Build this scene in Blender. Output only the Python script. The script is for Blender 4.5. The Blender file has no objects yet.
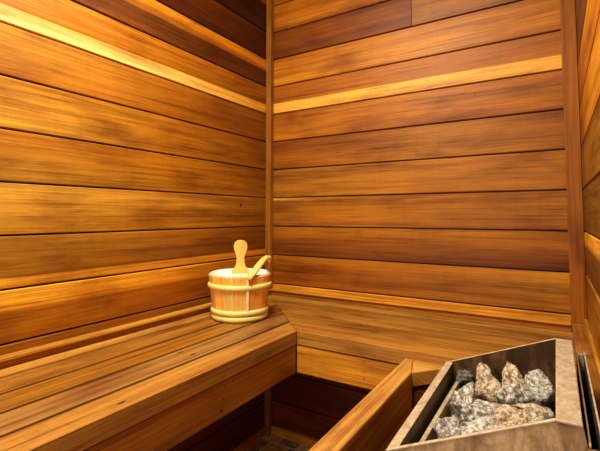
import bpy, bmesh, math, random
from mathutils import Vector, noise, Matrix
random.seed(7)
Z0 = 1.09                       # floor level below the layout origin
W = 1.2521                      # room width
YR = -2.30                      # rear wall
ZC = 1.12                       # ceiling (layout z)
SC = bpy.context.scene
COL = SC.collection
PITCH = 0.135

# ------------------------------------------------------------------ colour
def lin(c):
    c /= 255.0
    return c/12.92 if c <= .04045 else ((c+.055)/1.055)**2.4
def C(r, g, b, k=1.0):
    return (min(lin(r)*k, .9), min(lin(g)*k, .9), min(lin(b)*k, .9), 1.0)
def mixc(a, b, t):
    return tuple(a[i]*(1-t)+b[i]*t for i in range(4))

# ------------------------------------------------------------------ materials
class NT:
    def __init__(s, name):
        s.m = bpy.data.materials.new(name); s.m.use_nodes = True
        s.t = s.m.node_tree; s.b = s.t.nodes['Principled BSDF']
    def n(s, typ, **kw):
        o = s.t.nodes.new(typ)
        for k, v in kw.items():
            if isinstance(v, tuple) and k.startswith('i_'): pass
            setattr(o, k, v)
        return o
    def l(s, a, b): s.t.links.new(a, b)
    def ramp(s, src, stops):
        r = s.n('ShaderNodeValToRGB'); e = r.color_ramp.elements
        while len(e) < len(stops): e.new(0.5)
        for el, (p, c) in zip(e, stops):
            el.position = p; el.color = c if len(c) == 4 else (*c, 1)
        s.l(src, r.inputs[0]); return r.outputs[0]
    def mix(s, a, b, fac=1.0, mode='MULTIPLY'):
        m = s.n('ShaderNodeMix', data_type='RGBA', blend_type=mode)
        if hasattr(fac, 'links'): s.l(fac, m.inputs[0])
        else: m.inputs[0].default_value = fac
        for x, i in ((a, 6), (b, 7)):
            if hasattr(x, 'links'): s.l(x, m.inputs[i])
            else: m.inputs[i].default_value = x
        return m.outputs[2]
    def noise(s, vec, scale, detail=4, rough=.55, dist=0.0):
        n = s.n('ShaderNodeTexNoise'); n.inputs['Scale'].default_value = scale
        n.inputs['Detail'].default_value = detail; n.inputs['Roughness'].default_value = rough
        n.inputs['Distortion'].default_value = dist
        s.l(vec, n.inputs['Vector']); return n.outputs['Fac']
    def mapv(s, src, sc):
        m = s.n('ShaderNodeMapping'); m.inputs['Scale'].default_value = sc
        s.l(src, m.inputs['Vector']); return m.outputs[0]
    def bump(s, h, strength=.2, dist=.002):
        b = s.n('ShaderNodeBump'); b.inputs['Strength'].default_value = strength
        b.inputs['Distance'].default_value = dist
        s.l(h, b.inputs['Height']); s.l(b.outputs[0], s.b.inputs['Normal'])

def wood_mat(name, rough=.42, contrast=1.0, spec=.45, bump=.25, tint=(.90, 1.10, .50, 1)):
    k = NT(name)
    at = k.n('ShaderNodeAttribute', attribute_name='Col').outputs['Color']
    uv = k.n('ShaderNodeUVMap', uv_map='UVMap').outputs[0]
    fib = k.noise(k.mapv(uv, (4, 230, 1)), 1, 6, .72)
    strk = k.noise(k.mapv(uv, (2.2, 95, 1)), 1, 3, .6, .4)
    ring = k.noise(k.mapv(uv, (1.1, 34, 1)), 1, 4, .6, .7)
    blot = k.noise(k.mapv(uv, (3.2, 9, 1)), 1, 5, .6, .3)
    saw = k.noise(k.mapv(uv, (70, 5, 1)), 1, 3, .6)
    c = contrast
    def rr(src, lo, hi, d, b):
        return k.ramp(src, [(lo, (1-d*.75*c, 1-d*1.0*c, 1-d*1.15*c if d*1.15*c < 1 else 0)), (.5, (1, 1, 1)), (hi, (1+b, 1+b*.95, 1+b*.8))])
    x = k.mix(at, rr(fib, .32, .68, .46, .22))
    x = k.mix(x, k.ramp(strk, [(.30, (1-.42*c*.7, 1-.55*c*.7, 1-.7*c*.7)), (.42, (1, 1, 1)), (.62, (1, 1, 1)), (.74, (1.22, 1.2, 1.15))]))
    x = k.mix(x, rr(ring, .32, .68, .36, .20))
    x = k.mix(x, rr(blot, .30, .68, .44, .16))
    x = k.mix(x, rr(saw, .30, .70, .04, .04))
    x = k.mix(x, tint)
    k.l(x, k.b.inputs['Base Color'])
    ro = k.n('ShaderNodeMapRange'); ro.inputs[1].default_value = .3; ro.inputs[2].default_value = .7
    ro.inputs[3].default_value = rough-.08; ro.inputs[4].default_value = rough+.14
    k.l(fib, ro.inputs[0]); k.l(ro.outputs[0], k.b.inputs['Roughness'])
    k.b.inputs['Specular IOR Level'].default_value = spec
    ad = k.n('ShaderNodeMath', operation='ADD'); k.l(fib, ad.inputs[0]); k.l(saw, ad.inputs[1])
    k.bump(ad.outputs[0], bump, .0012)
    return k.m
M = {}
M['wall'] = wood_mat('cedar_wall_boards', .46, 1.25, .28, tint=(.86, 1.04, .52, 1))
M['bench'] = wood_mat('bench_timber', .40, 1.4, .4, .45, tint=(.72, .87, .64, 1))
M['pale'] = wood_mat('pale_pine', .5, .6, .4, .15, tint=(1.0, 1.05, .74, 1))

def plain(name, col, rough=.5, metal=0.0, spec=.5):
    k = NT(name); k.b.inputs['Base Color'].default_value = col
    k.b.inputs['Roughness'].default_value = rough; k.b.inputs['Metallic'].default_value = metal
    k.b.inputs['Specular IOR Level'].default_value = spec
    return k
M['groove'] = plain('groove_shadow_wood', C(70, 28, 8), .8).m
M['nail'] = plain('rusty_nail', C(45, 28, 18), .6, .3).m
M['white'] = plain('white_plastic', C(250, 246, 232), .35).m
M['grout'] = plain('floor_grout', C(245, 232, 200), .9).m
M['wire'] = plain('steel_wire', C(190, 170, 140), .3, .9).m

def steel(name, base, stain, amt, rough=.38):
    k = NT(name); tc = k.n('ShaderNodeTexCoord').outputs['Object']
    n1 = k.noise(k.mapv(tc, (28, 28, 7)), 1, 5, .65, .4)
    n2 = k.noise(tc, 160, 4, .6)
    c = k.ramp(n1, [(.38, base), (.38+amt, stain)])
    c = k.mix(c, k.ramp(n2, [(.3, (.72, .70, .66)), (.65, (1.08, 1.07, 1.05))]))
    k.l(c, k.b.inputs['Base Color']); k.b.inputs['Metallic'].default_value = .45
    ro = k.n('ShaderNodeMapRange'); ro.inputs[3].default_value = rough-.08; ro.inputs[4].default_value = rough+.22
    k.l(n2, ro.inputs[0]); k.l(ro.outputs[0], k.b.inputs['Roughness'])
    k.bump(n2, .12, .001)
    return k.m
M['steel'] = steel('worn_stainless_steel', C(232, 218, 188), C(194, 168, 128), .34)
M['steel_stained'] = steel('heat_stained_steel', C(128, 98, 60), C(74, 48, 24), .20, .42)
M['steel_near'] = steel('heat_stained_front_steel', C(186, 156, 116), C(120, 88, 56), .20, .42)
M['steel_dark'] = steel('darkened_inner_steel', C(120, 98, 70), C(62, 42, 24), .25, .45)  # dark inner steel; its tone also carries the shade inside the bracket slot
M['element'] = plain('heating_element_metal', C(78, 68, 62), .45, .7).m

def stone(name, dark, mid, light, tint, rough=.85):
    k = NT(name); tc = k.n('ShaderNodeTexCoord').outputs['Object']
    a = k.noise(tc, 42, 8, .72, .9)
    c = k.ramp(a, [(.36, dark), (.44, mid), (.51, light), (.58, mid), (.66, tint)])
    v = k.noise(tc, 130, 6, .7, .4)
    c = k.mix(c, k.ramp(v, [(.38, (.25, .24, .24)), (.50, (1.05, 1.05, 1.05)), (.62, (1.6, 1.58, 1.52))]))
    k.l(c, k.b.inputs['Base Color']); k.b.inputs['Roughness'].default_value = rough
    ad = k.n('ShaderNodeMath', operation='ADD'); k.l(a, ad.inputs[0]); k.l(v, ad.inputs[1])
    k.bump(ad.outputs[0], 1.0, .010)
    return k.m
M['st_grey'] = stone('grey_streaked_stone', C(78, 72, 66), C(182, 170, 154), C(250, 242, 226), C(176, 152, 120))
M['st_pale'] = stone('pale_stone', C(160, 146, 126), C(232, 220, 198), C(250, 244, 230), C(214, 188, 148))
M['st_tan'] = stone('tan_stone', C(124, 98, 70), C(208, 180, 140), C(244, 226, 194), C(186, 146, 98))
M['st_dark'] = stone('dark_grey_stone', C(40, 38, 38), C(84, 80, 78), C(150, 144, 138), C(66, 58, 50))

def tile_mat():
    k = NT('slate_floor_tile'); tc = k.n('ShaderNodeTexCoord').outputs['Object']
    at = k.n('ShaderNodeAttribute', attribute_name='Col').outputs['Color']
    a = k.noise(tc, 45, 7, .65, .6)
    c = k.mix(at, k.ramp(a, [(.33, (.45, .42, .38)), (.5, (1, 1, 1)), (.68, (1.5, 1.45, 1.3))]))
    k.l(c, k.b.inputs['Base Color']); k.b.inputs['Roughness'].default_value = .35
    k.bump(a, .4, .003); return k.m
M['tile'] = tile_mat()

# ------------------------------------------------------------------ mesh builder
class MB:
    def __init__(s):
        s.bm = bmesh.new(); s.uv = s.bm.loops.layers.uv.new('UVMap')
        s.col = s.bm.loops.layers.float_color.new('Col')
    def face(s, vs, uvs, cols, smooth=False, mi=0):
        try: f = s.bm.faces.new(vs)
        except ValueError: return None
        for l, u, c in zip(f.loops, uvs, cols): l[s.uv].uv = u; l[s.col] = c
        f.smooth = smooth; f.material_index = mi; return f
    def v(s, x, y, z): return s.bm.verts.new((x, y, z+Z0))
    def prism(s, plan, z0, z1, grain='x', col=(1, 1, 1, 1), end=None):
        """plan: ccw (x,y) polygon; z0/z1 number or fn(x,y). grain axis x,y,z."""
        f0 = z0 if callable(z0) else (lambda x, y: z0)
        f1 = z1 if callable(z1) else (lambda x, y: z1)
        a = [s.v(x, y, f0(x, y)) for x, y in plan]; b = [s.v(x, y, f1(x, y)) for x, y in plan]
        ou, ov = random.uniform(0, 50), random.uniform(0, 50)
        gi = 'xyz'.index(grain)
        def uvof(v):
            p = v.co; o = [p[i] for i in range(3) if i != gi]
            return (p[gi]+ou, o[0]+o[1]*.93+ov)
        def add(vs, c):
            s.face(vs, [uvof(v) for v in vs], [c]*len(vs))
        add(a[::-1], col); add(b, col); n = len(plan)
        for i in range(n):
            j = (i+1) % n
            add([a[i], a[j], b[j], b[i]], col)
    def box(s, x0, x1, y0, y1, z0, z1, grain='x', col=(1, 1, 1, 1)):
        s.prism([(x0, y0), (x1, y0), (x1, y1), (x0, y1)], z0, z1, grain, col)
    def build(s, name, mat, parent=None, bevel=0, seg=2, origin=None, smooth=False):
        me = bpy.data.meshes.new(name)
        bmesh.ops.recalc_face_normals(s.bm, faces=s.bm.faces[:])
        if origin is None:
            vs = [v.co for v in s.bm.verts]
            lo = Vector([min(v[i] for v in vs) for i in range(3)]); hi = Vector([max(v[i] for v in vs) for i in range(3)])
            origin = Vector(((lo.x+hi.x)/2, (lo.y+hi.y)/2, lo.z))
        s.bm.transform(Matrix.Translation(-Vector(origin)))
        s.bm.to_mesh(me); s.bm.free()
        for m in (mat if isinstance(mat, (list, tuple)) else [mat]): me.materials.append(m)
        if smooth:
            for p in me.polygons: p.use_smooth = True
        o = bpy.data.objects.new(name, me); COL.objects.link(o)
        w = Vector(origin)
        if parent:
            o.parent = parent
            q = parent; off = Vector((0, 0, 0))
            while q: off += q.location; q = q.parent
            w = w-off
        o.location = w
        if bevel:
            b = o.modifiers.new('bevel', 'BEVEL'); b.width = bevel; b.segments = seg; b.limit_method = 'ANGLE'
            b.angle_limit = .6
        return o

def struct(o): o['kind'] = 'structure'; return o
def thing(name, label, cat, loc, group=None):
    o = bpy.data.objects.new(name, None); COL.objects.link(o); o.empty_display_size = .05
    o.location = (loc[0], loc[1], loc[2]+Z0)
    return tag(o, label, cat, group)
def tag(o, label, cat, group=None):
    o['label'] = label; o['category'] = cat
    if group: o['group'] = group
    return o

# ------------------------------------------------------------------ boarded walls
def boards(mb, P, U, N, length, s_of, spec, k0, k1, zmin=-Z0, zmax=ZC, default=None):
    """P(u) start; boards run along U from P; N normal into the room."""
    P, U, N = Vector(P), Vector(U), Vector(N)
    nx = max(2, int(length/.12))
    for k in range(k0, k1):
        zt = min(-(k-4)*PITCH-.0017, zmax); zb = max(-(k-3)*PITCH+.0031, zmin)
        if zt-zb < .01: continue
        sp = spec.get(k) or default(k)
        ou, ov = random.uniform(0, 50), random.uniform(0, 50)
        H = zt-zb; b = .0028
        # profile: (z, depth into wall, t)
        rows = [(zt, -.012, 0), (zt, -b, 0), (zt-b*.7, 0, 0)]
        for t, *_ in sp:
            if 0.03 < t < .97: rows.append((zt-t*H, 0, t))
        rows += [(zb+b*.7, 0, 1), (zb, -b, 1), (zb, -.012, 1)]
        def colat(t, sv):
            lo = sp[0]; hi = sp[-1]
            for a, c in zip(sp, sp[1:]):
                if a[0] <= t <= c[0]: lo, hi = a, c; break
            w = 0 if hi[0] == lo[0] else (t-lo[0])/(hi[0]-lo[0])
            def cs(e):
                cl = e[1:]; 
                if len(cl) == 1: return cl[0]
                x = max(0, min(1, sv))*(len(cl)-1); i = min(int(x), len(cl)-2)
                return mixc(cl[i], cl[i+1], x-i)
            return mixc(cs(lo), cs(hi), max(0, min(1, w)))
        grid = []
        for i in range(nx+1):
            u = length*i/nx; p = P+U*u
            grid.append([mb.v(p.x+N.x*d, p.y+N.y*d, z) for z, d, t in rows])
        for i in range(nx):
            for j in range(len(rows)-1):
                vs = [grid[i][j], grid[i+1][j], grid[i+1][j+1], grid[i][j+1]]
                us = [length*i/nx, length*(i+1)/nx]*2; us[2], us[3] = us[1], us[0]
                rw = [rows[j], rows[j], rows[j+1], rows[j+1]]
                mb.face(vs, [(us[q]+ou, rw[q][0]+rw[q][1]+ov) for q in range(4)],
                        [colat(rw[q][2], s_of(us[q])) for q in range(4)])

def S(*cols): return [(0, *cols), (1, *cols)]
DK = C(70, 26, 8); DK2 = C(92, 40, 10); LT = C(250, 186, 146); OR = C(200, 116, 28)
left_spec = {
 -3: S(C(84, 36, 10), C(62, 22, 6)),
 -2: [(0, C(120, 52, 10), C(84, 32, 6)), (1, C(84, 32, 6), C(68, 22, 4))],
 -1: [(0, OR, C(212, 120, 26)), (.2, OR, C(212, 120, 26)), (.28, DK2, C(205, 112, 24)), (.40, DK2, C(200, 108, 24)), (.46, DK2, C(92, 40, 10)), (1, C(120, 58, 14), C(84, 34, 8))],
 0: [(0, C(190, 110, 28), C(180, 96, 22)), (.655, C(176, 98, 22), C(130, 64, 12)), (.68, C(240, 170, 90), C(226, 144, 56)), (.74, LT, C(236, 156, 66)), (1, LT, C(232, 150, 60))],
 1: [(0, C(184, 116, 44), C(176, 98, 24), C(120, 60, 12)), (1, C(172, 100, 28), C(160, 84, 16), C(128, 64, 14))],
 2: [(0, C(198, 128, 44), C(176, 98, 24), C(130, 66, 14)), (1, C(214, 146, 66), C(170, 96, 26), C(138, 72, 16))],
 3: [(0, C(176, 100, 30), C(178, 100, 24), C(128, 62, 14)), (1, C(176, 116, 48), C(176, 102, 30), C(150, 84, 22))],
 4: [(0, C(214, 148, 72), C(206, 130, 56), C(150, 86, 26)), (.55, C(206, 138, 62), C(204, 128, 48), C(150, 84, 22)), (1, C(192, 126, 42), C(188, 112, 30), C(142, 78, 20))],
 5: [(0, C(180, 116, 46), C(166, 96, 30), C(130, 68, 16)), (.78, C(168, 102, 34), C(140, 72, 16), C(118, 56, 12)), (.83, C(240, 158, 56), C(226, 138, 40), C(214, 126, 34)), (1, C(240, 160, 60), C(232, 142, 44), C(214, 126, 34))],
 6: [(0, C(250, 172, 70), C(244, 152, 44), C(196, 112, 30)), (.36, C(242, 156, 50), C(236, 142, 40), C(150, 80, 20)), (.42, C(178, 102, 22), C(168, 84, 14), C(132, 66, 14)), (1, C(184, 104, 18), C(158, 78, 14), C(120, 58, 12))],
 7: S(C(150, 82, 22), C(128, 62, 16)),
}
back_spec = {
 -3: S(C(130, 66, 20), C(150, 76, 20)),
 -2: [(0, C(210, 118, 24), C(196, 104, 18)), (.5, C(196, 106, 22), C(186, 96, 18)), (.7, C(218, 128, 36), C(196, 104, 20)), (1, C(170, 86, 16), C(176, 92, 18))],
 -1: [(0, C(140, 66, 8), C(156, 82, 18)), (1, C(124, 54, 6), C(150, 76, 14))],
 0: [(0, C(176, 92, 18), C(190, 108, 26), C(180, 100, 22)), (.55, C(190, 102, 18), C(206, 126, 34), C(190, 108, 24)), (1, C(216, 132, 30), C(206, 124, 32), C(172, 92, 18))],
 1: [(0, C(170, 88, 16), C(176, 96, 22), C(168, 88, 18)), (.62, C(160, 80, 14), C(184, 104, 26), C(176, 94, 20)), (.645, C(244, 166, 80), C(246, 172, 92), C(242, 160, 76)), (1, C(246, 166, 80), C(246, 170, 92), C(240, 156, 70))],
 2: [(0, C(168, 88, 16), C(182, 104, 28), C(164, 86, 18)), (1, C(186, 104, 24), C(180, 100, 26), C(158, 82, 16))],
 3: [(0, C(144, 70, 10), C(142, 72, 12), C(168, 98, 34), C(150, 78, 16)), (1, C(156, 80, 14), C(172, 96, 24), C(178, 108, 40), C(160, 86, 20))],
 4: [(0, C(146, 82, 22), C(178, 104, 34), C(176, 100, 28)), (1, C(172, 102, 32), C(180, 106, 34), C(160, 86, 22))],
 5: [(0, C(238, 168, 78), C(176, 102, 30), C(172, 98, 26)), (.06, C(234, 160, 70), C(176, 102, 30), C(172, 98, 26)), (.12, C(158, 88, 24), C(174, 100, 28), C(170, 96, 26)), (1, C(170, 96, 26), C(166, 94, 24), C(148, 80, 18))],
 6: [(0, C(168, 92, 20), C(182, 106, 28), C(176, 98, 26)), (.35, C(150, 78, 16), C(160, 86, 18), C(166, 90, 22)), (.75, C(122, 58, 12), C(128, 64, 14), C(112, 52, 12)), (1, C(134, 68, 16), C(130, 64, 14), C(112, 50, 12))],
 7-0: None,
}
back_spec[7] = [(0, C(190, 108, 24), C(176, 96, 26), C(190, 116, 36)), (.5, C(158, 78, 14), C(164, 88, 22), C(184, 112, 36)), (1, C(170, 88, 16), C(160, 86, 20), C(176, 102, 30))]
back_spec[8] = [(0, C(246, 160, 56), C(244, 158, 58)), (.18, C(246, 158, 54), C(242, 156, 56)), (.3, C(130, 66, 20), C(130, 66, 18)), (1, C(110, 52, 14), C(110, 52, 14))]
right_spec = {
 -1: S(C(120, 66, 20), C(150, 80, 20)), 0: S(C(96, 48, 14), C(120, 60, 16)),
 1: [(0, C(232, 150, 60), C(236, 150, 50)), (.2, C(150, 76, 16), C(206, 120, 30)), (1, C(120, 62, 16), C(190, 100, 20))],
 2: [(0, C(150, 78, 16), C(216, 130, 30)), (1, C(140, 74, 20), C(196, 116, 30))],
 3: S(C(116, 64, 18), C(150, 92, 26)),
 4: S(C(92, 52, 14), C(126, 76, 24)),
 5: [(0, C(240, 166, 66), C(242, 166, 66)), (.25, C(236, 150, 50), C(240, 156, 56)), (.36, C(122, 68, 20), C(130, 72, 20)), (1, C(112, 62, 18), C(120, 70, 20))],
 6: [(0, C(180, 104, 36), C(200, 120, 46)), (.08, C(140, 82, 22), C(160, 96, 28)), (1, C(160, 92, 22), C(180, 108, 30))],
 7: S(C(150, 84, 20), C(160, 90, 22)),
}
# joint numbering: board k hangs below joint k
def shift_back(sp):
    # back_spec above is keyed by joint number measured on the back wall minus three
    return sp
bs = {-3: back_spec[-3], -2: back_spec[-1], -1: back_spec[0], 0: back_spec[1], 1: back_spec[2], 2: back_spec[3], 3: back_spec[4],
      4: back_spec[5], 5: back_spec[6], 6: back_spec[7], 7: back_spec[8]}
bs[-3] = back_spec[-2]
pal = [C(168, 92, 22), C(140, 72, 16), C(184, 106, 30), C(120, 60, 14), C(196, 120, 40)]
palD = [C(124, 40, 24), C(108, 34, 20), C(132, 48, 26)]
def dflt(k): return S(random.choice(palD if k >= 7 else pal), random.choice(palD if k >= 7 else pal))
BUTT = .705
def fleck(mb, c, u, v, n, ru, rv, col=C(48, 22, 8)):
    c, u, v, n = Vector(c), Vector(u), Vector(v), Vector(n); vs = []
    for i in range(9):
        t = 2*math.pi*i/9; k = 1+.25*math.sin(3*t+ru*900)
        p = c+n*.0003+u*math.cos(t)*ru*k+v*math.sin(t)*rv*k; vs.append(mb.v(p.x, p.y, p.z))
    mb.face(vs, [(i*.002, 0) for i in range(9)], [col]*9)
YU, XU, ZU = (0, 1, 0), (1, 0, 0), (0, 0, 1)
KNOTS = {'wall_left': [((0, -.2068, -.0372), YU, ZU, XU, .0075, .006), ((0, -.213, -.046), YU, ZU, XU, .003, .004)],
 'wall_back': [((.8915, 0, .3733), (.97, 0, -.25), (.25, 0, .97), (0, -1, 0), .0065, .0012), ((.9367, 0, .3623), (.2, 0, .98), (.98, 0, -.2), (0, -1, 0), .010, .001)]}
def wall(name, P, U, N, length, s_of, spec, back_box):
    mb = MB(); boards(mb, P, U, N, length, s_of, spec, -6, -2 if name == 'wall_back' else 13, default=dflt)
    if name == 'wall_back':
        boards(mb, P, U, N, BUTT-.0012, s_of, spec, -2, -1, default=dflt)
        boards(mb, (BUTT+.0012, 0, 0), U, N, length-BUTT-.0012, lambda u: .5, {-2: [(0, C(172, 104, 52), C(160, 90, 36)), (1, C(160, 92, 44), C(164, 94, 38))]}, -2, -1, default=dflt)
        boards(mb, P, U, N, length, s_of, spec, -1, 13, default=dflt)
    for a in KNOTS.get(name, ()): fleck(mb, *a)
    mb.box(*back_box, -Z0, ZC, 'x', C(60, 22, 8))
    return struct(mb.build(name, M['wall'], origin=(P[0], P[1], 0)))
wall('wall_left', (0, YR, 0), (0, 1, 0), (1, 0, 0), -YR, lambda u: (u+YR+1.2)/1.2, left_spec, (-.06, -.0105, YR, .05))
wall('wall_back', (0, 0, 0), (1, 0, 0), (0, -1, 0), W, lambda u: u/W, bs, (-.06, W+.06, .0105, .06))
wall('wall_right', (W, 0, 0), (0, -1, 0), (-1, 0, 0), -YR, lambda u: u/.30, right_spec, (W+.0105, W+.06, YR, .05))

# unseen rear wall, its doorway left open to let light in
mb = MB()
for x0, x1 in ((0, .28), (1.0, W)):
    boards(mb, (x1, YR, 0), (-1, 0, 0), (0, 1, 0), x1-x0, lambda u: .5, {}, -6, 13, default=dflt)
boards(mb, (1.0, YR, 0), (-1, 0, 0), (0, 1, 0), .72, lambda u: .5, {}, -6, -2, default=dflt)
mb.box(-.06, .28, YR-.06, YR-.0105, -Z0, ZC, 'x', C(60, 22, 8)); mb.box(1.0, W+.06, YR-.06, YR-.0105, -Z0, ZC, 'x', C(60, 22, 8))
mb.box(.28, 1.0, YR-.06, YR-.0105, .943, ZC, 'x', C(60, 22, 8))
struct(mb.build('wall_rear', M['wall']))
# ceiling boards
mb = MB()
for i in range(10):
    a, b = W*i/10, W*(i+1)/10-.003
    mb.box(a, b, YR, 0, ZC, ZC+.015, 'y', random.choice(pal))
mb.box(-.06, W+.06, YR-.06, .06, ZC+.015, ZC+.05, 'y', C(60, 22, 8))
struct(mb.build('ceiling', M['wall']))
# tiled floor
mb = MB()
ys = [-.0, -.063]
while ys[-1] > YR-.05: ys.append(ys[-1]-random.choice((.085, .1, .11)))
for r in range(len(ys)-1):
    x = (0 if r == 0 else -.085+.152*((r*0.63) % 1)); 
    if r == 1: x = -.03
    while x < W+.05:
        w = random.choice((.09, .105, .15)) if not (r < 2) else .097
        c = random.choice([C(222, 190, 134), C(196, 168, 118), C(176, 156, 116), C(236, 206, 150), C(156, 140, 108)])
        x0, x1 = max(x+.0035, 0), min(x+w-.0035, W)
        if x1-x0 > .01: mb.box(x0, x1, ys[r+1]+.0035, ys[r]-.0035, -Z0-.004, -Z0, 'x', c)
        x += w
o = mb.build('floor', [M['tile'], M['grout']], bevel=.0012)
struct(o)
g = MB(); g.box(-.06, W+.06, YR-.9, .06, -Z0-.03, -Z0-.0008, 'x'); struct(g.build('floor_grout_bed', M['grout'])); 

# trims
def trim(name, *b, grain='x', col=C(150, 80, 20), bev=.0015):
    mb = MB(); mb.box(*b, grain, col); return struct(mb.build(name, M['wall'], bevel=bev))
trim('trim_1', .0005, .0293, -.0298, -.0005, -Z0, ZC, grain='z', col=C(166, 98, 36), bev=.004)     # back left corner strip
trim('trim_2', 1.2087, W-.0005, -.018, -.0005, -.4255, ZC, grain='z', col=C(158, 82, 14))          # back right corner strip
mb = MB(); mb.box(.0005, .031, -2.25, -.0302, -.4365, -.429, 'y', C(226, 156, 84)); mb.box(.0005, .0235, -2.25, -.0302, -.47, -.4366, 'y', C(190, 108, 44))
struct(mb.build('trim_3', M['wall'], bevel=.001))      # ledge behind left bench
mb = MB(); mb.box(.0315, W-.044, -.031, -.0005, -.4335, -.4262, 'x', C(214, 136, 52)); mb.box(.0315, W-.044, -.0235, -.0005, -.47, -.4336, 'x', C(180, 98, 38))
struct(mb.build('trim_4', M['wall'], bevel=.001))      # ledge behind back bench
mb = MB(); mb.box(W-.0425, W-.0005, -.352, -.0005, -.452, -.4258, 'y', C(186, 116, 60)); struct(mb.build('trim_5', M['bench'], bevel=.002))
mb = MB(); mb.box(W-.036, W-.0005, -1.03, -.372, -.50, -.432, 'y', C(176, 104, 44)); struct(mb.build('trim_6', M['bench'], bevel=.002))
mb = MB(); mb.box(W-.009, W-.0005, -1.5, -.02, -.4255, -.409, 'y', C(206, 128, 52)); struct(mb.build('trim_7', M['wall'], bevel=.002))
trim('baseboard_left', .0005, .014, -2.25, -.016, -Z0, -Z0+.036, grain='y', col=C(200, 112, 44))
trim('baseboard_back', .0305, W-.002, -.014, -.0005, -Z0, -Z0+.038, grain='x', col=C(240, 156, 70))
trim('baseboard_right', W-.014, W-.0005, -2.25, -.016, -Z0, -Z0+.038, grain='y', col=C(150, 78, 24))

# ------------------------------------------------------------------ benches
ZS = -.452; TH = .042; BX, BY = .4614, .4803
m = BY/BX
lx = [.0305, .0907, .1898, .2835, .3771, BX]
lc = [C(214, 142, 70), C(178, 112, 46), C(166, 100, 30), C(176, 116, 66), C(198, 128, 60)]
SEATF1 = [(.438, -1.092, -.4518), (.345, -.8138, -.4518), (.305, -.8204, -.4518)]
SEATF2 = [(.6224, -.2198, -.4522), (.6785, -.367, -.4522)]
t = thing('sauna_bench', 'long slatted cedar bench along the left wall, carrying the wooden bucket', 'bench', (.23, -1.2, -Z0))
mb = MB()
for i in range(5):
    x0, x1 = lx[i]+.0052, lx[i+1]-(.0052 if i < 4 else 0)
    mb.prism([(x0, -2.2), (x1, -2.2), (x1, -m*x1-.0015), (x0, -m*x0-.0015 if i else -.032)], ZS-TH, ZS, 'y', lc[i])
for c_ in SEATF1: fleck(mb, c_, YU, XU, ZU, .010, .0028, C(84, 44, 16))
mb.build('seat', M['bench'], t, .0014)
mb = MB(); mb.box(BX-.042, BX-.003, -2.2, -BY-.0005, -.583, -.4978, 'y', C(184, 106, 28))
ap = mb.build('apron', M['bench'], t, .002)
def leg(x0, x1, y0, y1, par, col=C(120, 60, 20)):
    b = MB(); b.box(x0, x1, y0, y1, -Z0, -.496, 'z', col); return b.build('leg', M['bench'], par, .002)
leg(.38, .416, -2.18, -2.09, t); leg(.034, .07, -2.18, -2.09, t)
def nail(x, y, z, ax, par, r=.0022):
    b = bmesh.new(); bmesh.ops.create_cone(b, cap_ends=True, segments=10, radius1=r, radius2=r*.8, depth=.0015)
    if ax == 'x': b.transform(Matrix.Rotation(math.pi/2, 4, 'Y') @ Matrix.Scale(1, 4))
    else: b.transform(Matrix.Rotation(math.pi/2, 4, 'X'))
    me = bpy.data.meshes.new('nail'); b.to_mesh(me); b.free(); me.materials.append(M['nail'])
    o = bpy.data.objects.new('nail', me); COL.objects.link(o); o.parent = par
    q = par; off = Vector((0, 0, 0))
    while q: off += q.location; q = q.parent
    o.location = Vector((x, y, z+Z0))-off
    return o
for y, z, r in ((-.8144, -.5114, .0025), (-.8178, -.5394, .0025), (-.8266, -.565, .0042)): nail(BX-.0028, y, z, 'x', ap, r)

by = [.0305, .0953, .1933, .285, .3764, BY]
bc = [C(206, 138, 64), C(178, 114, 46), C(190, 120, 48), C(182, 114, 44), C(196, 124, 52)]
t2 = thing('sauna_bench', 'shorter slatted cedar bench across the back wall, mitred into the left bench', 'bench', (.8, -.24, -Z0))
mb = MB()
for i in range(5):
    y0, y1 = by[i]+.0056, by[i+1]-(.0056 if i < 4 else 0)
    xe = W-.0005
    mb.prism([(y0/m+.0015 if i else .033, -y0), (y1/m+.0015, -y1), (xe, -y1), (xe, -y0)], ZS-TH, ZS-.0004, 'x', bc[i])
for c_ in SEATF2: fleck(mb, c_, XU, YU, ZU, .010, .003, C(84, 44, 16))
mb.build('seat', M['bench'], t2, .0014)
mb = MB(); mb.box(BX-.002, W-.0005, -BY+.003, -BY+.042, -.583, -.4978, 'x', C(226, 138, 34))
ap2 = mb.build('apron', M['bench'], t2, .002)
leg(1.20, 1.24, -.43, -.34, t2); 
for z in (-.508, -.535, -.555): nail(.690, -BY+.0028, z, 'y', ap2, .002)

# ------------------------------------------------------------------ heater guard
g = thing('heater_guard', 'low wooden guard rail boxed around the stone heater', 'guard rail', (.84, -.85, -Z0))
GZ = -.473
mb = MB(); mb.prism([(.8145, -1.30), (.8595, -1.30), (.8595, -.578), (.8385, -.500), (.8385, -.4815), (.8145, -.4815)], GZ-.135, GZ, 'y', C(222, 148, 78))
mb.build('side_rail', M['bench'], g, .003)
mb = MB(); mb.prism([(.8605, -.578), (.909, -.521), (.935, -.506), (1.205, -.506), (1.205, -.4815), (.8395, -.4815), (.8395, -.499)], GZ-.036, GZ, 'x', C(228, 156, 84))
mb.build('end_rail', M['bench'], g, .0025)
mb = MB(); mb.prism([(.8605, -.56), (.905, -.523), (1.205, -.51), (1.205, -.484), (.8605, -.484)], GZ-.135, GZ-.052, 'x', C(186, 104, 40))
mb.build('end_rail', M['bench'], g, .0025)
for y0, y1 in ((-.53, -.485), (-1.30, -1.255)):
    b = MB(); b.box(.822, .858, y0, y1, -Z0, GZ-.136, 'z', C(160, 92, 36)); b.build('post', M['bench'], g, .002)

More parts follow.
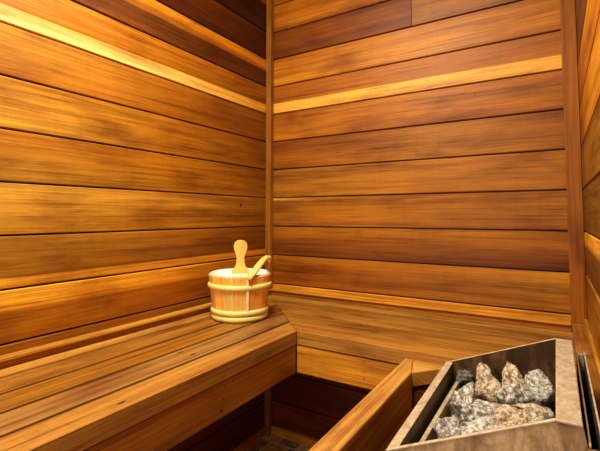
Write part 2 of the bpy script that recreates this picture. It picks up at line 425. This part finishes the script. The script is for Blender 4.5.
# ------------------------------------------------------------------ heater
XL, XLi, XR, XRo, YF, YN = .956, .970, 1.169, 1.1965, -.63, -1.02
def ztop(x, y):
    far = -.4157+(x-XL)*(.0854/.213); near = -.4262+(x-XL)*(.0960/.213)
    w = (YF-y)/(YF-YN); return far*(1-w)+near*w
h = thing('sauna_heater', 'stainless steel electric sauna heater with sloping open top full of stones', 'heater', (1.08, -.82, -.74))
HB = -.74
def sheet(name, plan, z0, z1, mat, bev=.0012, par=None):
    b = MB(); b.prism(plan, z0, z1, 'z'); return b.build(name, M[mat], par or h, bev)
def R(x0, x1, y0, y1): return [(x0, y0), (x1, y0), (x1, y1), (x0, y1)]
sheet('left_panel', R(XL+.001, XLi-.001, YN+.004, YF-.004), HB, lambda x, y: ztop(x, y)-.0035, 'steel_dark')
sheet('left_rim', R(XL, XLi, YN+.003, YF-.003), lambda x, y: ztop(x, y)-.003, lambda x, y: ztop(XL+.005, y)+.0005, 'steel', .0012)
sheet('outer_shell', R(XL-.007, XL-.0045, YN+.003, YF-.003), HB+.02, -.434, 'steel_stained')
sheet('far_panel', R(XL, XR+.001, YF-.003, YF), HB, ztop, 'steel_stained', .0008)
# near panel, splayed a little outwards at its foot
b = MB()
pts = []
for y in (YN-.0015, YN+.0015):
    pts.append([b.v(x, y-(.06 if lo else 0), z) for x, z, lo in ((XL-.002, ztop(XL, YN), 0), (XR, ztop(XR, YN), 0), (XRo, ztop(XR, YN)+.001, 0), (1.2475, -.62, 1), (1.2475, HB, 1), (XL-.01, HB, 1))])
def q(vs): b.face(vs, [(v.co.x, v.co.z) for v in vs], [(1, 1, 1, 1)]*len(vs))
q(pts[0]); q(pts[1][::-1])
for i in range(6): q([pts[0][i], pts[0][(i+1) % 6], pts[1][(i+1) % 6], pts[1][i]])
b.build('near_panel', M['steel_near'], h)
# bright folded lip along the near panel
b = MB(); b.prism([(XL, YN-.003), (XR, YN-.003), (XR, YN+.003), (XL, YN+.003)], lambda x, y: ztop(x, YN)-.001, lambda x, y: ztop(x, YN)+.0018, 'x')
b.prism([(XR, YN-.003), (XRo, YN-.003), (XRo, YN+.003), (XR, YN+.003)], lambda x, y: ztop(XR, YN)-.001, lambda x, y: ztop(XR, YN)+.0018-(x-XR)*.0, 'x')
b.build('near_lip', M['steel'], h, .0008)
sheet('far_lip', [(XL, YF-.0035), (XR, YF-.0035), (XR, YF+.0005), (XL, YF+.0005)], lambda x, y: ztop(x, YF)-.0008, lambda x, y: ztop(x, YF)+.0012, 'steel', .0006)
sheet('back_panel', R(XR+.0015, XRo-.002, YN+.004, YF-.001), HB, ztop(XR, YF)-.004, 'steel_dark')
sheet('back_rim', R(XR, XRo, YN+.003, YF), ztop(XR, YF)-.0035, ztop(XR, YF)+.0008, 'steel', .0014)
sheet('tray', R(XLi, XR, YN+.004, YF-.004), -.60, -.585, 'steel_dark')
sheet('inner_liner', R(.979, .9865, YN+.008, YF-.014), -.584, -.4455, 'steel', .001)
# wall bracket: open narrow channel behind the heater, its inner shade painted as dark steel
sheet('wall_bracket', R(1.2015, 1.2032, -1.03, -.66), -.70, -.349, 'steel_dark', .0006)
sheet('bracket_lip', R(1.2012, 1.2034, -1.03, -.66), -.3489, -.346, 'steel', .0005)
sheet('wall_bracket', R(1.2135, 1.2152, -1.03, -.655), -.70, -.345, 'steel_dark', .0006)
sheet('bracket_lip', R(1.2133, 1.2157, -1.03, -.655), -.3449, -.342, 'steel', .0005)
sheet('wall_bracket', R(1.2033, 1.2134, -.6625, -.66), -.70, -.345, 'steel', .0005)
sheet('wall_bracket', R(1.2033, 1.2134, -1.0298, -.664), -.70, -.50, 'steel_dark', .0005)
sheet('wall_bracket', R(1.2, W-.001, -1.14, -1.0305), -.62, -.349, 'steel_near', .001)

def tube(path, r, name, mat, par, flat=None, seg=10, closed=False, widths=None, up=Vector((0, 0, 1)), uvs=1):
    b = MB(); P = [Vector(p) for p in path]; n = len(P); rings = []
    for i in range(n):
        d = (P[(i+1) % n]-P[i-1]) if closed or 0 < i < n-1 else (P[1]-P[0] if i == 0 else P[-1]-P[-2])
        d.normalize(); a = d.cross(up)
        if a.length < 1e-3: a = d.cross(Vector((0, 1, 0)))
        a.normalize(); c = a.cross(d)
        ra = widths[i] if widths else r; rb = flat if flat else ra
        ring = []
        for j in range(seg):
            t_ = 2*math.pi*j/seg; p = P[i]+a*math.cos(t_)*ra+c*math.sin(t_)*rb
            ring.append(b.v(p.x, p.y, p.z))
        rings.append(ring)
    rng = n if closed else n-1
    for i in range(rng):
        for j in range(seg):
            vs = [rings[i][j], rings[i][(j+1) % seg], rings[(i+1) % n][(j+1) % seg], rings[(i+1) % n][j]]
            b.face(vs, [(i*.01, j*.004), (i*.01, j*.004+.004), (i*.01+.01, j*.004+.004), (i*.01+.01, j*.004)], [TC]*4, True)
    if not closed:
        for ring in (rings[0][::-1], rings[-1]): b.face(ring, [(0, 0)]*seg, [TC]*seg)
    return b.build(name, mat, par)
TC = (1, 1, 1, 1)
def hairpin(x, y, zt, wy, dx=0):
    pts = [(x, y-wy, -.58), (x, y-wy, zt-wy)]
    for a in range(1, 8):
        t_ = math.pi*a/8; pts.append((x+dx*math.sin(t_), y-wy*math.cos(t_), zt-wy+wy*math.sin(t_)))
    pts += [(x, y+wy, zt-wy), (x, y+wy, -.58)]
    tube(pts, .0042, 'heating_element', M['element'], h)
hairpin(1.022, -.925, -.436, .018); hairpin(1.020, -.735, -.430, .016); hairpin(1.082, -.67, -.437, .014)

# ------------------------------------------------------------------ stones
def stone_obj(c, r, seed, mat, label, rot=0, sharp=1.0, peak=None):
    rnd = random.Random(seed); b = bmesh.new()
    for i in range(16):
        v = Vector((rnd.gauss(0, 1), rnd.gauss(0, 1), rnd.gauss(0, 1))).normalized()*rnd.uniform(.86, 1.1)
        b.verts.new(v)
    if peak: b.verts.new(Vector(peak))
    res = bmesh.ops.convex_hull(b, input=b.verts[:])
    bmesh.ops.delete(b, geom=list(set(g_ for g_ in res['geom_interior'] if isinstance(g_, bmesh.types.BMVert))), context='VERTS')
    bmesh.ops.triangulate(b, faces=b.faces[:])
    bmesh.ops.subdivide_edges(b, edges=b.edges[:], cuts=1, use_grid_fill=True, smooth=.0)
    bmesh.ops.smooth_vert(b, verts=b.verts[:], factor=.18, use_axis_x=True, use_axis_y=True, use_axis_z=True)
    for _ in range(2): bmesh.ops.subdivide_edges(b, edges=b.edges[:], cuts=1, use_grid_fill=True, smooth=.12)
    off = Vector((seed*3.1, seed*1.7, seed*.9))
    b.normal_update()
    disp = [(v, v.normal.copy()) for v in b.verts]
    for v, n in disp:
        p = v.co*1.3+off
        f = noise.fractal(p, .9, 2.1, 4)*.20+noise.ridged_multi_fractal(v.co*2.4+off, .8, 2.2, 4, .9, 2.0)*.085
        v.co += n*(f-.12)*sharp
    b.transform(Matrix.Rotation(rot, 4, 'Z') @ Matrix.Diagonal((r[0]*1.34, r[1]*1.34, r[2]*1.3, 1)))
    me = bpy.data.meshes.new('sauna_stone'); b.to_mesh(me); b.free()
    me.materials.append(M[mat])
    for p in me.polygons: p.use_smooth = True
    o = bpy.data.objects.new('sauna_stone', me); COL.objects.link(o)
    o.location = (c[0], c[1], c[2]+Z0)
    tag(o, label, 'stone', 'sauna stones in the heater')
    return o
stones = [
 ((.998, -.640, -.440), (.0170, .0190, .0180), 'st_dark', 'small dark grey stone in the far left corner of the heater', 0, None),
 ((1.046, -.684, -.436), (.0290, .034, .036), 'st_tan', 'tall narrow tan stone standing against the far panel, left half', .2, (-.3, .3, 1.25)),
 ((1.018, -.757, -.446), (.0225, .028, .030), 'st_grey', 'grey streaked stone leaning on the left liner, between two heating rods', -.3, (.3, .5, 1.2)),
 ((1.055, -.785, -.446), (.0380, .028, .026), 'st_grey', 'wide grey stone in the middle of the pile with creased top', .1, None),
 ((1.011, -.880, -.450), (.0190, .026, .024), 'st_grey', 'grey white stone at the near left corner of the heater', 0, (.3, .9, .7)),
 ((1.058, -.866, -.450), (.0400, .030, .027), 'st_pale', 'palest whitish stone, in front near the near panel', .2, None),
 ((1.096, -.674, -.430), (.0240, .024, .034), 'st_tan', 'pointed cream stone rising at the far panel, right half', 0, (-.45, .3, 1.35)),
 ((1.132, -.687, -.424), (.0300, .033, .032), 'st_grey', 'grey creased stone behind, touching the far right corner', .5, (.5, .4, .9)),
 ((1.110, -.722, -.434), (.0330, .026, .026), 'st_grey', 'large dark streaked stone to the right of the middle', -.2, None),
 ((1.120, -.800, -.436), (.0400, .034, .028), 'st_tan', 'broad tan stone on the near right, below the dark gap', .1, None),
 ((1.130, -.880, -.450), (.0330, .036, .026), 'st_tan', 'brown stone low in the near right corner', .1, None),
 ((1.090, -.945, -.480), (.040, .034, .026), 'st_pale', 'pale stone low behind the near panel', .1, None),
 ((1.030, -.830, -.520), (.036, .036, .030), 'st_dark', 'dark stone in the lower layer at the left', .1, None),
 ((1.085, -.745, -.510), (.040, .040, .034), 'st_dark', 'dark stone in the lower layer at the centre', .1, None),
 ((1.125, -.820, -.520), (.032, .036, .030), 'st_dark', 'dark stone in the lower layer at the right', .1, None),
 ((1.042, -.708, -.515), (.024, .028, .034), 'st_dark', 'dark stone in the lower layer at the far left', .1, None),
 ((1.122, -.680, -.505), (.034, .036, .034), 'st_dark', 'dark stone in the lower layer at the far right', .1, None),
]
for i, (c, r, mt, lb, ro, pk) in enumerate(stones): stone_obj(c, r, 11+i*7, mt, lb, ro, 1.0, pk)

# ------------------------------------------------------------------ bucket
BC = Vector((.187, -.433, ZS)); Fv = Vector((.64, -.768, 0)); Rv = Vector((.768, .64, 0))
def bp(r_, f_, h_): p = BC+Rv*r_+Fv*f_; return (p.x, p.y, ZS+h_)
bk = thing('sauna_bucket', 'pale wooden stave bucket with three hoops and white lining, on the bench corner', 'bucket', (BC.x, BC.y, ZS))
RB, RT, HH = .093, .1135, .158
b = MB(); NS = 17; random.seed(21)
scol = [C(240, 184, 104), C(226, 154, 72), C(250, 206, 130), C(208, 134, 60), C(196, 128, 66), C(244, 178, 96)]
ang = []; a = 0
ws = [random.uniform(.7, 1.3) for _ in range(NS)]; sw = sum(ws)
for w_ in ws:
    dw = w_/sw*2*math.pi; c = random.choice(scol); e = .012
    ang.append((a, dw, c)); a += dw
for a0, dw, c in ang:
    ou, ov = random.uniform(0, 40), random.uniform(0, 40)
    loc = [(a0, -.0018), (a0+.018, 0), (a0+dw/3, 0), (a0+2*dw/3, 0), (a0+dw-.018, 0), (a0+dw, -.0018)]
    hs = [0, .003, .05, .1, HH-.002, HH]
    grid = []
    for t_, d in loc:
        col_ = []
        for k_, hh in enumerate(hs):
            rr = RB+(RT-RB)*hh/HH+d-(.002 if k_ in (0, 5) else 0)
            col_.append(b.v(BC.x+math.cos(t_)*rr, BC.y+math.sin(t_)*rr, ZS+hh))
        rr = RT-.012+d*0; col_.append(b.v(BC.x+math.cos(t_)*rr, BC.y+math.sin(t_)*rr, ZS+HH))
        rr = RT-.013; col_.append(b.v(BC.x+math.cos(t_)*rr, BC.y+math.sin(t_)*rr, ZS+HH-.02))
        grid.append(col_)
    hz = hs+[HH+.01, HH+.03]
    for i in range(len(loc)-1):
        for j in range(7):
            vs = [grid[i][j], grid[i+1][j], grid[i+1][j+1], grid[i][j+1]]
            b.face(vs, [(hz[j]+ou, loc[i][0]*.1+ov), (hz[j]+ou, loc[i+1][0]*.1+ov), (hz[j+1]+ou, loc[i+1][0]*.1+ov), (hz[j+1]+ou, loc[i][0]*.1+ov)], [c]*4)
    vs = [grid[i][0] for i in range(len(loc))]
    cen = b.v(BC.x, BC.y, ZS+.001)
    b.face(vs+[cen], [(0, 0)]*(len(vs)+1), [c]*(len(vs)+1))
b.build('staves', M['pale'], bk)
random.seed(5)
def hoop(hh, wd, hgt):
    rr = RB+(RT-RB)*hh/HH+wd*.5
    global TC
    TC = C(255, 228, 160)
    tube([(BC.x+math.cos(2*math.pi*i/64)*rr, BC.y+math.sin(2*math.pi*i/64)*rr, ZS+hh) for i in range(64)], wd, 'hoop', M['pale'], bk, flat=hgt, closed=True)
hoop(.121, .005, .0085); hoop(.033, .005, .0085); hoop(.0125, .005, .0085)
# white lining, a thin lathed cup
b = MB(); prof = [(RT-.004, HH+.0015), (RT-.011, HH+.0035), (RT-.0125, HH+.001), (RB-.014+.004, .03), (0.0005, .028)]
prof_in = [(RT-.004, HH+.0015), (RT-.009, HH+.0045), (RT-.014, HH+.002), (RB-.016, .03), (.0005, .029)]
rings = []
for r_, h_ in prof_in: rings.append([b.v(BC.x+math.cos(2*math.pi*i/48)*r_, BC.y+math.sin(2*math.pi*i/48)*r_, ZS+h_) for i in range(48)])
for i in range(len(rings)-1):
    for j in range(48):
        vs = [rings[i][j], rings[i][(j+1) % 48], rings[i+1][(j+1) % 48], rings[i+1][j]]
        b.face(vs, [(0, 0)]*4, [(1, 1, 1, 1)]*4, True)
ln = b.build('lining', M['white'], bk)
sd = ln.modifiers.new('t', 'SOLIDIFY'); sd.thickness = .0012; sd.offset = 0
# pale narrow stave on the front that carries the handle
b = MB()
def stave(w2, f_in, h0, h1):
    pl = []
    for h_ in (h0, h1):
        rr = RB+(RT-RB)*h_/HH
        for r_, f_ in ((.026-w2, rr*.965+f_in), (.026+w2, rr*.965+f_in), (.026+w2, rr*.965+f_in+.005), (.026-w2, rr*.965+f_in+.005)):
            pl.append(b.v(*bp(r_, f_, h_)))
    cc = C(255, 236, 200)
    for f in ((0, 1, 2, 3), (7, 6, 5, 4), (0, 4, 5, 1), (1, 5, 6, 2), (2, 6, 7, 3), (3, 7, 4, 0)):
        b.face([pl[i] for i in f], [(0, 0), (.02, 0), (.02, .01), (0, .01)], [cc]*4)
stave(.0045, .0, .024, HH+.004)
b.build('handle_strip', M['pale'], bk, .001)
TC = C(246, 200, 128)
path = [bp(.027, .108, .150), bp(.034, .104, .160), bp(.048, .092, .173), bp(.064, .070, .191), bp(.080, .046, .207), bp(.093, .026, .214), bp(.104, .012, .213), bp(.110, .004, .205)]
tube(path, .01, 'handle', M['pale'], bk, flat=.009, widths=[.0155, .016, .0150, .0135, .012, .011, .0105, .009], seg=14)
tube([bp(.105, .004, .205), bp(.110, .002, .197), bp(.107, .003, .186), bp(.114, .0, .175), bp(.113, 0, .158), bp(.112, 0, .14)], .0016, 'handle_wire', M['wire'], bk)

# ladle: flat paddle handle standing in the bucket
ld = thing('sauna_ladle', 'pale wooden ladle with a flared paddle handle, standing in the bucket', 'ladle', (BC.x-.02, BC.y+.02, ZS+.035))
outl = [(-.118, .010), (-.06, .012), (-.012, .030), (-.004, .034), (.004, .030), (.014, .0195), (.028, .0155), (.045, .0145), (.062, .0185), (.078, .0245), (.092, .0265), (.104, .0235), (.112, .014), (.1145, .004)]
b = MB(); cc = C(240, 178, 98)
side = []
for fo in (-.068, -.0755):
    side.append([b.v(*bp(w_*sg+.001+0.04*(hh-.05)*0, fo-hh*.12, HH+.001+hh)) for sg, seq in ((1, outl), (-1, outl[::-1])) for hh, w_ in seq])
n = len(side[0])
uvs = [(v.co.z, v.co.x) for v in side[0]]
b.face(side[0], uvs, [cc]*n); b.face(side[1][::-1], uvs[::-1], [cc]*n)
for i in range(n):
    j = (i+1) % n
    b.face([side[0][i], side[0][j], side[1][j], side[1][i]], [uvs[i], uvs[j], uvs[j], uvs[i]], [cc]*4)
b.build('paddle_handle', M['pale'], ld, .002)
b = MB(); rings = []
for k_, (r_, h_) in enumerate(((.001, .0), (.018, .002), (.028, .012), (.031, .026), (.029, .026), (.025, .014), (.001, .005))):
    rings.append([b.v(BC.x-Fv.x*.03+math.cos(2*math.pi*i/24)*r_, BC.y-Fv.y*.03+math.sin(2*math.pi*i/24)*r_, ZS+.036+h_) for i in range(24)])
for i in range(6):
    for j in range(24): b.face([rings[i][j], rings[i][(j+1) % 24], rings[i+1][(j+1) % 24], rings[i+1][j]], [(0, 0)]*4, [cc]*4, True)
b.build('bowl', M['pale'], ld)
b = MB(); rg = [b.v(BC.x+math.cos(2*math.pi*i/48)*.0985, BC.y+math.sin(2*math.pi*i/48)*.0985, ZS+HH-.012) for i in range(48)]
b.face(rg, [(0, 0)]*48, [(1, 1, 1, 1)]*48); b.build('water_glare', M['white'], bk)  # opaque white disc, painting the bright reflection on the bucket's contents

# ------------------------------------------------------------------ added lamp for extra light, unseen behind the camera, high on the rear wall
lp = thing('added_wall_lamp', 'added unseen small frosted lamp high on the rear wall beside the doorway', 'lamp', (.14, YR+.001, .62))
b = MB(); b.box(.08, .20, YR+.001, YR+.015, .62, .80, 'z', C(170, 100, 40)); b.build('backplate', M['wall'], lp, .003)
k = NT('added_lamp_glass'); k.b.inputs['Base Color'].default_value = C(255, 240, 210)
k.b.inputs['Emission Color'].default_value = (1, .8, .55, 1); k.b.inputs['Emission Strength'].default_value = 2
b = MB(); rings = []
for i in range(9):
    t_ = math.pi/2*i/8; rings.append([b.v(.14+.045*math.cos(t_)*math.cos(2*math.pi*j/24), YR+.016+.05*math.sin(t_), .71+.07*math.cos(t_)*math.sin(2*math.pi*j/24)) for j in range(24)])
for i in range(8):
    for j in range(24): b.face([rings[i][j], rings[i][(j+1) % 24], rings[i+1][(j+1) % 24], rings[i+1][j]], [(0, 0)]*4, [(1, 1, 1, 1)]*4, True)
b.build('added_lamp_shade', k.m, lp)

def area(name, loc, target, sx, sy, power, col):
    d = bpy.data.lights.new(name, 'AREA'); d.shape = 'RECTANGLE'; d.size = sx; d.size_y = sy; d.energy = power; d.color = col
    o = bpy.data.objects.new(name, d); COL.objects.link(o); o.location = (loc[0], loc[1], loc[2]+Z0)
    v = Vector(target)-Vector(loc); o.rotation_euler = v.to_track_quat('-Z', 'Y').to_euler(); return o
# area light added outside the doorway, unseen ceiling lamp, and the added wall bulb
area('added_doorway_light', (.64, YR-.25, .0), (.64, 0, -.1), .9, 1.9, 9, (1, .93, .80))
area('ceiling_lamp', (.56, -1.15, ZC-.02), (.56, -1.1, -1), .4, .4, 36, (1, .91, .74))
p = bpy.data.lights.new('added_wall_bulb', 'POINT'); p.energy = 4; p.color = (1, .82, .58); p.shadow_soft_size = .06
po = bpy.data.objects.new('added_wall_bulb', p); COL.objects.link(po); po.location = (.14, YR+.14, .71+Z0)

w = bpy.data.worlds.new('World'); SC.world = w; w.use_nodes = True
w.node_tree.nodes['Background'].inputs[0].default_value = (1, .85, .7, 1); w.node_tree.nodes['Background'].inputs[1].default_value = .4

# ------------------------------------------------------------------ camera
cd = bpy.data.cameras.new('camera'); cam = bpy.data.objects.new('camera', cd); COL.objects.link(cam)
cd.sensor_fit = 'HORIZONTAL'; cd.sensor_width = 36; cd.lens = 414.02/600*36
cd.shift_y = -(225.5-191.93)/600; cd.clip_start = .01
cam.location = (1.1767, -1.6195, -.0839+Z0)
cam.rotation_euler = (math.radians(90+3.26), 0, math.radians(31.68))
SC.camera = cam
SC.view_settings.view_transform = 'Standard'; SC.view_settings.look = 'None'
SC.view_settings.exposure = .2; SC.view_settings.gamma = 1; SC.view_settings.use_curve_mapping = False
